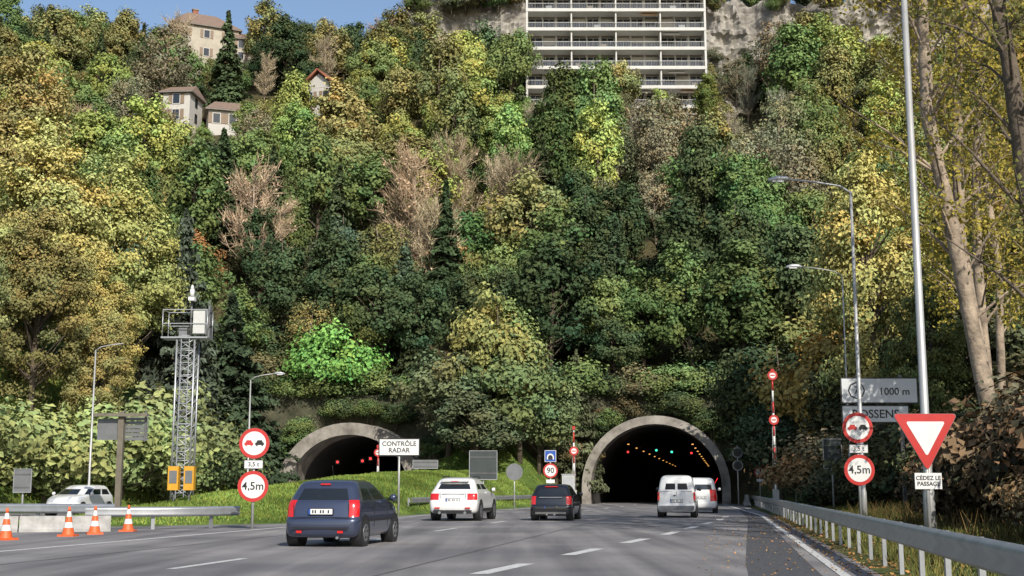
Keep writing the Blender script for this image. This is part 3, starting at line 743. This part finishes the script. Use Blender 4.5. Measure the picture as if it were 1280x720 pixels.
mb.box((.15,-.15,zt+1.75),(.26,.35,.16),WHITE)
mb.build('surveillance_mast',(-14,55,0))
YB=mat('yellow_box',(.60,.30,.02),.5,var=.1)
mb=MB(); 
for s in (-.3,.32): mb.cyl((s,.1,-.4),(s,.1,1.9),.04,.04,DPOLE,6)
mb.box((-.28,0,1.5),(.42,.35,.95),YB); mb.box((.35,0,1.5),(.4,.35,.95),YB); mb.box((-.28,-.18,1.55),(.3,.02,.5),BACK); mb.box((.35,-.18,1.55),(.28,.02,.5),BACK)
mb.build('emergency_call_box',(-13.3,52,.15))

# ------------------------------------------------------------------ cars
GLASS=mat('car_glass',(.012,.015,.018),.06,spec=.9)
TYRE=mat('tyre',(.018,.018,.018),.85,var=.2,scale=20)
RIM=mat('rim',(.35,.36,.37),.35,.8)
TAIL=mat('tail_light',(.50,.012,.012),.15,coat=.6,emis=(1,.02,.01),estr=.08)
PLATE=mat('plate',(.70,.70,.68),.5); PLATEY=mat('plate_text',(.02,.02,.02),.6)
HEAD=mat('head_light',(.6,.62,.65),.1,.3,coat=.8)
def car(name,x,y,rz,levels,paint,rule,wheels,wr=.30,extras=None,rr=.2,crown=.07):
    e=empty(name,(x,y,0),rz)
    nR,nC,nS=8,4,14
    grp=['R']*nR+['CR']*nC+['SR']*nS+['FR']*nC+['F']*nR+['FL']*nC+['SL']*nS+['CL']*nC
    idx=list(range(nR))+list(range(nC))+list(range(nS))+list(range(nC))+list(range(nR))+list(range(nC))+list(range(nS))[::-1]+list(range(nC))[::-1]
    vs=[]
    for (z,yr,yf,w) in levels:
        r=min(rr,w*.5); rf=min(.4,w*.6,(yf-yr)*.3); P=[]
        cy=lambda xx: crown*(xx/max(w,.01))**2
        for k in range(nR): xx=-(w-r)+2*(w-r)*k/nR; P.append((xx,yr+cy(xx)))
        y0=yr+cy(w-r)
        for k in range(nC): a=math.pi/2*k/nC; P.append((w-r+r*math.sin(a),y0+r-r*math.cos(a)))
        ya,yb_=y0+r,yf-rf-.1
        for k in range(nS): P.append((w,ya+(yb_-ya)*k/nS))
        for k in range(nC): a=math.pi/2*k/nC; P.append((w-rf+rf*math.cos(a),yb_+rf*math.sin(a)))
        for k in range(nR): xx=(w-rf)-2*(w-rf)*k/nR; P.append((xx,yf-.1*(xx/max(w-rf,.01))**2))
        for k in range(nC): a=math.pi/2*k/nC; P.append((-(w-rf)-rf*math.sin(a),yb_+rf*math.cos(a)))
        for k in range(nS): P.append((-w,yb_+(ya-yb_)*k/nS))
        for k in range(nC): a=math.pi/2*k/nC; P.append((-(w-r)-r*math.cos(a),ya-r*math.sin(a)))
        vs+=[(a,b_,z) for a,b_ in P]
    n=len(grp); mb=MB()
    for k in range(len(levels)-1):
        zm=(levels[k][0]+levels[k+1][0])/2
        for j in range(n):
            m=rule(zm,grp[j],idx[j]) or paint
            mb.f.append([k*n+j,k*n+(j+1)%n,(k+1)*n+(j+1)%n,(k+1)*n+j]); mb.m.append(mb.mi(m)); mb.sm.append(True)
    mb.v=vs
    mb.f.append([j for j in range(n)][::-1]); mb.m.append(mb.mi(BLACK)); mb.sm.append(True)
    mb.f.append([(len(levels)-1)*n+j for j in range(n)]); mb.m.append(mb.mi(paint)); mb.sm.append(True)
    body=mb.build('body',parent=e); s=body.modifiers.new('s','SUBSURF'); s.levels=1; s.render_levels=1
    W=max(l[3] for l in levels)
    wb=MB()
    for yw in wheels:
        for sx in (-1,1):
            wb.cyl((sx*(W-.25),yw,wr+.03),(sx*(W+.006),yw,wr+.03),wr+.075,wr+.065,BLACK,28)
            xo=sx*(W+.012); xi=sx*(W-.2)
            wb.tube([(xi,yw,wr),(xi+sx*.02,yw,wr),(xo-sx*.03,yw,wr),(xo,yw,wr)],[wr*.9,wr,wr,wr*.93],TYRE,28)
            wb.cyl((xo-sx*.01,yw,wr),(xo+sx*.008,yw,wr),wr*.66,wr*.62,RIM,24)
            for q in range(5):
                a=q*2*math.pi/5+.3; wb.box((xo+sx*.006,yw+math.cos(a)*wr*.4,wr+math.sin(a)*wr*.4),(.012,.07,.05),BLACK)
    wb.build('wheels',parent=e)
    ex=MB()
    if extras: extras(ex,paint)
    if ex.v: ex.build('fittings',parent=e)
    return e
def mir(ex,W,y,z,m):
    for s in (-1,1):
        ex.tube([(s*(W+.0),y,z),(s*(W+.08),y-.02,z+.02)],[.03,.03],BLACK,6)
        ex.tube([(s*(W+.06),y,z+.04),(s*(W+.10),y-.01,z+.04),(s*(W+.17),y,z+.04),(s*(W+.20),y,z+.04)],[.05,.085,.08,.04],m,10)
def plate(ex,y,z,w=.52,h=.11,m=None):
    ex.box((0,y,z),(w+.03,.02,h+.03),BLACK); ex.box((0,y-.012,z),(w,.012,h),m or PLATE)
    ex.box((-w*.46,y-.019,z),(.04,.004,h),BLUE)
    for i in range(7):
        if i in (2,5): continue
        ex.box((-w*.32+i*w*.11,y-.0195,z),(w*.06,.004,h*.6),PLATEY)
hatch=[(.17,.12,3.66,.70),(.22,.04,3.74,.775),(.34,.0,3.78,.805),(.54,.0,3.8,.82),(.58,.015,3.79,.82),(.61,.06,3.78,.81),(.76,.075,3.70,.82),(.90,.11,3.45,.81),(.95,.14,3.1,.79),(.985,.17,2.95,.775),(1.0,.185,2.92,.77),(1.26,.36,2.38,.67),(1.30,.39,2.3,.65),(1.37,.46,2.15,.595),(1.405,.62,1.95,.5),(1.42,.95,1.7,.3)]
def hrule(glo,ghi,llo,lhi,trim=None,rg=range(0,8),lr=(0,7),sideg=((1,5),(7,12))):
    def f(z,g,i):
        if glo<z<ghi:
            if g=='R' and i in rg: return GLASS
            if g in('SR','SL') and any(a<=i<=b for a,b in sideg): return GLASS
            if g=='F': return GLASS
            if g in('FR','FL') and i in(2,3) : return GLASS
        if llo<z<lhi:
            if g in('CR','CL') and i<3: return TAIL
            if g=='R' and i in lr: return TAIL
        if .66<z<.84 and (g=='F' and i in (0,7) or g in('FR','FL') and i>1): return HEAD
        return None
    return f
PB=mat('paint_slate_blue',(.050,.063,.11),.28,.45,coat=1.0,var=.05,scale=2)
PW=mat('paint_white',(.66,.66,.65),.3,.0,coat=.8,var=.03,scale=1.5)
PK=mat('paint_black',(.012,.013,.016),.2,.2,coat=1.0)
def ex_clio(ex,p):
    plate(ex,.045,.74); ex.box((0,.15,.865),(.36,.03,.035),BLACK,rx=-.3)
    ex.box((0,-.012,.40),(1.25,.02,.03),BLACK); ex.box((-.45,-.01,.32),(.12,.02,.05),TAIL); ex.box((.45,-.01,.32),(.12,.02,.05),TAIL)
    ex.box((0,.045,.62),(1.30,.012,.012),BLACK)
    for s in(-1,1): ex.box((s*.60,.085,.78),(.01,.012,.30),BLACK)
    ex.tube([(.38,.0,.2),(.38,.14,.2)],[.03,.03],RIM,10)
    ex.box((.12,.23,1.04),(.5,.012,.018),BLACK,ry=.12); ex.box((0,.37,1.315),(.22,.03,.03),TAIL)
    ex.cyl((0,.95,1.42),(0,.8,1.72),.008,.003,BLACK,5)
    mir(ex,.80,2.55,.98,p)
    for s in(-1,1):
        ex.box((s*.822,1.85,.55),(.012,2.0,.05),BLACK); ex.box((s*.822,1.15,.82),(.015,.16,.03),BLACK)
        ex.box((s*.822,1.35,.68),(.004,.01,.56),BLACK); ex.box((s*.822,2.45,.66),(.004,.01,.6),BLACK)
car('blue_hatchback_car',-4.05,27.4,-ALPHA,hatch,PB,hrule(.99,1.28,.62,.97,lr=()),(.62,3.1),.29,ex_clio)
suv=[(.26,.14,4.6,.82),(.32,.05,4.7,.90),(.46,.0,4.78,.94),(.68,.02,4.8,.96),(.74,.04,4.79,.96),(.78,.08,4.78,.95),(.95,.09,4.6,.955),(1.06,.14,4.2,.94),(1.12,.2,3.6,.91),(1.15,.25,3.4,.89),(1.17,.27,3.36,.88),(1.46,.54,2.8,.76),(1.50,.57,2.72,.745),(1.60,.68,2.5,.68),(1.66,.9,2.3,.56),(1.685,1.3,2.1,.34)]
def ex_suv(ex,p):
    plate(ex,.06,.80); ex.box((0,-.0,.36),(1.5,.05,.12),BLACK)
    for s in(-1,1):
        ex.tube([(s*.5,-.03,.32),(s*.5,.1,.32)],[.055,.055],RIM,12); ex.tube([(s*.60,1.0,1.66),(s*.62,1.1,1.71),(s*.62,2.4,1.70),(s*.6,2.5,1.63)],[.018]*4,BLACK,6)
        ex.box((s*.6,.0,.5),(.2,.03,.05),TAIL); ex.box((s*.5,.1,.98),(.01,.01,.25),BLACK)
    ex.box((0,.52,1.53),(1.1,.2,.03),p,rx=.1); ex.box((0,.43,1.515),(.3,.03,.02),TAIL); ex.box((0,.12,1.03),(.9,.01,.02),BLACK)
    mir(ex,.93,3.1,1.16,p)
    for s in(-1,1): ex.box((s*.962,2.2,.42),(.02,2.6,.12),BLACK)
car('white_suv_car',-2.3,50,-ALPHA,suv,PW,hrule(1.16,1.48,.79,1.08,lr=(0,7)),(.9,3.8),.37,ex_suv)
mini=[(z*1.0,yr*.8,yf*.95,w) for z,yr,yf,w in hatch]
def ex_mini(ex,p):
    plate(ex,.03,.50,m=mat('plate_yellow',(.62,.42,.03),.5)); ex.box((0,.05,.90),(.9,.02,.03),RIM)
    for s in(-1,1): ex.tube([(s*.15,-.02,.24),(s*.15,.1,.24)],[.035,.035],RIM,10)
    ex.box((0,.30,1.315),(.5,.05,.03),TAIL); mir(ex,.80,2.4,.98,p); ex.box((0,-.0,.3),(1.2,.03,.08),DPOLE)
car('black_hatchback_car',1.5,50.5,-ALPHA,mini,PK,hrule(.99,1.28,.62,.94,lr=()),(.6,3.0),.30,ex_mini)
van=[(.2,.1,3.9,.74),(.27,.02,3.96,.80),(.4,.0,4,.82),(.54,.0,4,.83),(.57,.04,3.99,.82),(.85,.05,3.8,.825),(1.0,.06,3.45,.815),(1.07,.07,3.2,.80),(1.12,.08,3.1,.795),(1.14,.083,3.08,.79),(1.52,.14,2.65,.72),(1.56,.15,2.6,.71),(1.70,.19,2.45,.67),(1.78,.28,2.3,.6),(1.82,.5,2.1,.5),(1.83,.9,1.8,.3)]
def ex_van(ex,p):
    plate(ex,.03,.72,.5,.11); ex.box((0,-.005,.42),(1.5,.03,.18),BACK)
    ex.box((0,.105,1.33),(.10,.03,.5),p,rx=-.13); ex.box((0,.06,.85),(.012,.012,.55),BLACK)
    for s in(-1,1):
        for z in (.7,1.0): ex.box((s*.78,.06,z),(.05,.03,.06),BLACK)
        ex.box((s*.45,.09,1.12),(.5,.01,.012),BLACK); ex.box((s*.77,.10,.92),(.08,.05,.34),TAIL)
    ex.box((-.08,.03,.95),(.1,.03,.04),BLACK); mir(ex,.82,2.75,1.18,BLACK)
GL2=mat('van_rear_glass',(.006,.007,.009),.35,spec=.3)
def vrule(z,g,i):
    if 1.13<z<1.54 and g=='R' and 1<=i<=6: return GL2
    return hrule(1.13,1.54,.6,1.05,rg=(),lr=(9,),sideg=((8,12),))(z,g,i) if g not in('CR','CL') else None
car('white_van',7.1,56,-ALPHA,van,PW,vrule,(.6,3.2),.31,ex_van,rr=.13)
car('white_minivan',9.75,67,-ALPHA,van,PW,hrule(1.13,1.54,.6,1.3,rg=range(8),lr=(0,7)),(.6,3.2),.31,lambda ex,p:(plate(ex,.03,.8),mir(ex,.82,2.75,1.18,p)),rr=.18)
car('white_hatchback_car',-19.4,61,math.pi-ALPHA,hatch,PW,hrule(.99,1.28,.70,.97),(.62,3.1),.29,lambda ex,p:mir(ex,.80,2.55,.98,p))

# ------------------------------------------------------------------ rocks
ROCK=mat('limestone',(.13,.12,.105),.95,col2=(.40,.37,.32),scale=.35,bump=1.0,bscale=1.5)
def cliff(name,x0,x1,y,z0,z1,seed):
    nx_=int((x1-x0)/.45); nz=int((z1-z0)/.45); V=[]
    for j in range(nz):
        t=j/(nz-1)
        for i in range(nx_):
            x=x0+(x1-x0)*i/(nx_-1); top=z1+2.2*mnoise.noise(Vector((x*.12,seed,0)))+1.2*mnoise.noise(Vector((x*.5,seed,3)))
            z=z0+(top-z0)*t
            n1=mnoise.ridged_multi_fractal(Vector((x*.16,z*.07,seed)),.9,2.1,5,1.0,2.0)
            n2=mnoise.noise(Vector((x*.9,z*.5,seed)))+.5*mnoise.noise(Vector((x*2.1,z*1.6,seed)))
            st=.5*math.floor(2.2*mnoise.noise(Vector((x*.08,z*.35,seed+5))))
            V.append((x,y+t*2.2-n1*1.9+n2*.65+st,z))
    fs=[(j*nx_+i,j*nx_+i+1,(j+1)*nx_+i+1,(j+1)*nx_+i) for j in range(nz-1) for i in range(nx_-1)]
    m=bpy.data.meshes.new(name); m.from_pydata(V,[],fs); m.materials.append(ROCK); o=bpy.data.objects.new(name,m); scene.collection.objects.link(o)
cliff('rock_cliff',29,95,219,62,88.5,1.3)
cliff('rock_cliff',-19,4,218.5,60,88,4.1)
for i in range(70):
    px=random.choice([random.uniform(31,85),random.uniform(31,85),random.uniform(-18,2)]); T('U',px,216.2+random.uniform(-1,.5),random.uniform(2,4.2),random.choice([DG,OL,GR,GB]),'cliff_shrub',z=random.choice([random.uniform(66,76),random.uniform(84.5,88)]))
for i in range(22):
    T('R',random.uniform(-16,85),random.uniform(221.5,226),random.uniform(6,9),random.choice([DG,OL,GR]),z=86.0)
T('S',-3.5,205,15,DG,'pine_tree'); T('S',-7.5,203,14,DG,'pine_tree')
T('R',-9,205,11,DG); T('R',-1,194,10,DG); T('O',-12,207,14,DG); T('R',62,212,11,GR)

# ------------------------------------------------------------------ apartment building
WALL=mat('render_white',(.54,.53,.50),.8,var=.08,scale=.6); WALLB=mat('render_beige',(.20,.18,.155),.8,var=.12,scale=.6)
WIN=mat('window_glass',(.015,.02,.025),.1,spec=.8); BLIND=mat('blind',(.38,.36,.31),.7,var=.08); RAIL=mat('balcony_rail',(.20,.21,.22),.5,.2)
mb=MB(); W_=26.2; FH=2.95; NF=8; z0=56.2
mb.box((W_/2,8.8,z0+NF*FH/2-2),(W_-.6,13,NF*FH+4),WALLB)
for f in range(NF+1):
    z=z0+f*FH; mb.box((W_/2,1.4,z),(W_+.3,3.0 if f<NF else 3.6,.30),WALL)
for s in (0,W_): mb.box((s,1.3,z0+NF*FH/2),(.3,2.7,NF*FH+.1),WALL)
nb=4; bw=W_/nb
for f in range(NF):
    z=z0+f*FH
    for b_ in range(nb):
        xb=b_*bw
        if b_>0: mb.box((xb,1.35,z+FH/2),(.2,2.3,FH-.32),WALL)
        cols=[(1.25,1.9,1.5,.75),(3.3,1.6,2.2,.05),(5.4,1.7,1.5,.75)]
        for (cx,ww,hh,sill) in cols:
            zc=z+.16+sill+hh/2
            mb.box((xb+cx,2.27,zc),(ww+.14,.08,hh+.14),WALL); mb.box((xb+cx,2.24,zc),(ww,.08,hh),WIN); mb.box((xb+cx,2.19,zc),(.06,.06,hh),WALL)
            if random.random()<.3:
                bh=hh*random.choice([.35,.5,.8,1.0]); mb.box((xb+cx,2.18,zc+hh/2-bh/2),(ww*.98,.05,bh),BLIND)
        for q in (2.3,4.35): mb.box((xb+q,2.26,z+FH/2),(.28,.06,FH-.34),WALL)
        if random.random()<.5:
            mb.box((xb+random.uniform(1,5.5),.5,z+.5),(.9,.5,.7),random.choice([BLIND,RAIL,WALLB]))
        if random.random()<.25:
            mb.box((xb+random.uniform(1.5,5),.6,z+2.45),(2.4,1.1,.05),random.choice([BLIND,mat('awning',(.35,.2,.08),.8)]),rx=.3)
    mb.box((W_/2,.0,z+1.12),(W_,.05,.06),WALL); mb.box((W_/2,.03,z+.26),(W_-.2,.04,.22),WALL)
    for k in range(110):
        mb.box((W_*(k+.5)/110,.02,z+.74),(.025,.025,.72),RAIL)
for k in range(5): mb.box((k*bw if 0<k<4 else (.3 if k==0 else W_-.3),1.3,z0-3),(.5,1.2,6),WALLB)
mb.box((W_/2,6,z0+NF*FH+1.2),(5,5,2.2),WALL)
mb.build('apartment_building',(2.2,180,0))
mb=MB(); mb.box((0,3,50.5),(9,6,5),WALL); mb.box((0,-.1,51.4),(7.6,.1,1.4),WIN); mb.box((0,2.9,53.1),(9.6,6.6,.25),WALLB)
for k in range(5): mb.box((-3.6+k*1.8,-.18,51.4),(.15,.08,1.5),WALL)
mb.build('annex_building',(21,173.5,0))

# ------------------------------------------------------------------ houses
TILE=mat('roof_tiles',(.26,.09,.05),.85,var=.3,scale=4); TILEG=mat('roof_brown',(.20,.14,.105),.85,var=.25,scale=4); CREAM=mat('house_render',(.40,.36,.29),.85,var=.12,scale=1); PLAST=mat('house_white',(.48,.46,.42),.85,var=.1)
SHUT=mat('shutters',(.22,.16,.11),.7,var=.1)
def house(name,x,y,z,w,d,h,rh,wall,roof,rz=0,hip=0.,floors=2,nw=3,chim=True,ov=.5,gx=False):
    mb=MB(); mb.box((0,0,h/2-2),(w,d,h+4),wall)
    a,b_=w/2+ov,d/2+ov
    if gx:
        vs=[(-a,-b_,h),(a,-b_,h),(a,b_,h),(-a,b_,h),(0,-b_,h+rh),(0,b_,h+rh)]
        mb.add(vs,[(0,4,5,3),(1,2,5,4)],roof); mb.add([(v[0],v[1],v[2]-.22) for v in vs],[(0,3,5,4),(1,4,5,2)],roof)
        mb.prism([(-w/2,h-.05),(w/2,h-.05),(0,h+rh*.93*w/(2*a)+.0)],-d/2,-d/2+.2,wall)
        for s in(-1,1):
            mb.tube([(s*a,-b_,h-.1),(0,-b_,h+rh-.1)],[.17,.17],roof,4)
    else:
        r=w/2-hip*w/2
        vs=[(-a,-b_,h),(a,-b_,h),(a,b_,h),(-a,b_,h),(-r,0,h+rh),(r,0,h+rh)]
        mb.add(vs,[(0,1,5,4),(1,2,5),(2,3,4,5),(3,0,4)],roof); mb.box((0,0,h-.09),(2*a-.02,2*b_-.02,.16),WALLB)
    for f in range(floors):
        for k in range(nw):
            xx=-w/2+w*(k+.5)/nw; zz=(f+.55)*h/floors
            mb.box((xx,-d/2-.02,zz),(1.15,.1,1.55),PLAST); mb.box((xx,-d/2-.05,zz),(.9,.1,1.3),WIN)
            for s in(-1,1): mb.box((xx+s*.85,-d/2-.05,zz),(.5,.06,1.45),SHUT)
        mb.box((w/2+.02,0,(f+.55)*h/floors),(.1,.9,1.3),WIN)
    if chim: mb.box((-w*.1,.5,h+rh*.9),(.9,.7,2.2),TILE); mb.box((-w*.1,.5,h+rh*.9+1.15),(1.1,.9,.2),CONC)
    mb.build(name,(x,y,z),rz)
house('hilltop_house',-54.0,213,73.0,11,9,6.4,3.6,CREAM,TILEG,rz=.45,hip=.55,nw=3)
house('side_house',-46.0,213,73.0,6,7,4.2,2.2,CREAM,TILEG,rz=.35,hip=.4,nw=2,chim=False)
house('small_house',-45.8,172,50.8,3.8,5,4.4,1.5,PLAST,TILEG,rz=-.1,nw=1,chim=False)
house('low_house',-39.5,174,50.2,6.5,6,2.8,2.0,PLAST,TILEG,rz=.3,floors=1,chim=False,hip=.3)
house('gabled_house',-26.5,178,54.8,5.2,6,2.8,2.7,PLAST,TILE,rz=-.35,floors=1,nw=2,chim=False,gx=True)
for x,y,h,cc in ((-57,205,5,GR),(-50.5,205,4.5,BR),(-44,207,5,DG),(-62,209,9,GR),(-40,211,8,BR),(-41.5,167,3.4,LG),(-35,171,6,OL),(-30,173,5.5,OL),(-21.5,176,8,GR),(-47.5,204,6,(.3,.17,.07))):
    T('R' if cc is not BR else 'W',x,y,h,cc)

# ------------------------------------------------------------------ light, sky, camera
d=Vector((-.30,.78,-.60)).normalized()
sl=bpy.data.lights.new('sun','SUN'); sl.energy=5.0; sl.angle=math.radians(.5); sl.color=(1,.94,.84)
so=bpy.data.objects.new('sun',sl); scene.collection.objects.link(so); so.rotation_euler=d.to_track_quat('-Z','Y').to_euler()
elev=math.asin(-d.z); rot=math.atan2(-d.x,-d.y)
w=bpy.data.worlds.new('World'); scene.world=w; w.use_nodes=True; nt=w.node_tree; bg=nt.nodes['Background']
sk=nt.nodes.new('ShaderNodeTexSky'); sk.sky_type='NISHITA'; sk.sun_disc=False; sk.sun_elevation=elev; sk.sun_rotation=rot; sk.dust_density=1.4; sk.ozone_density=1.4
nt.links.new(sk.outputs[0],bg.inputs[0]); bg.inputs[1].default_value=.15
cam=bpy.data.cameras.new('camera'); cam.lens=45; cam.sensor_width=36; cam.clip_end=3000; cam.clip_start=.1
co=bpy.data.objects.new('camera',cam); scene.collection.objects.link(co); co.location=(0,0,1.2); co.rotation_euler=(math.radians(98.95),0,0); scene.camera=co
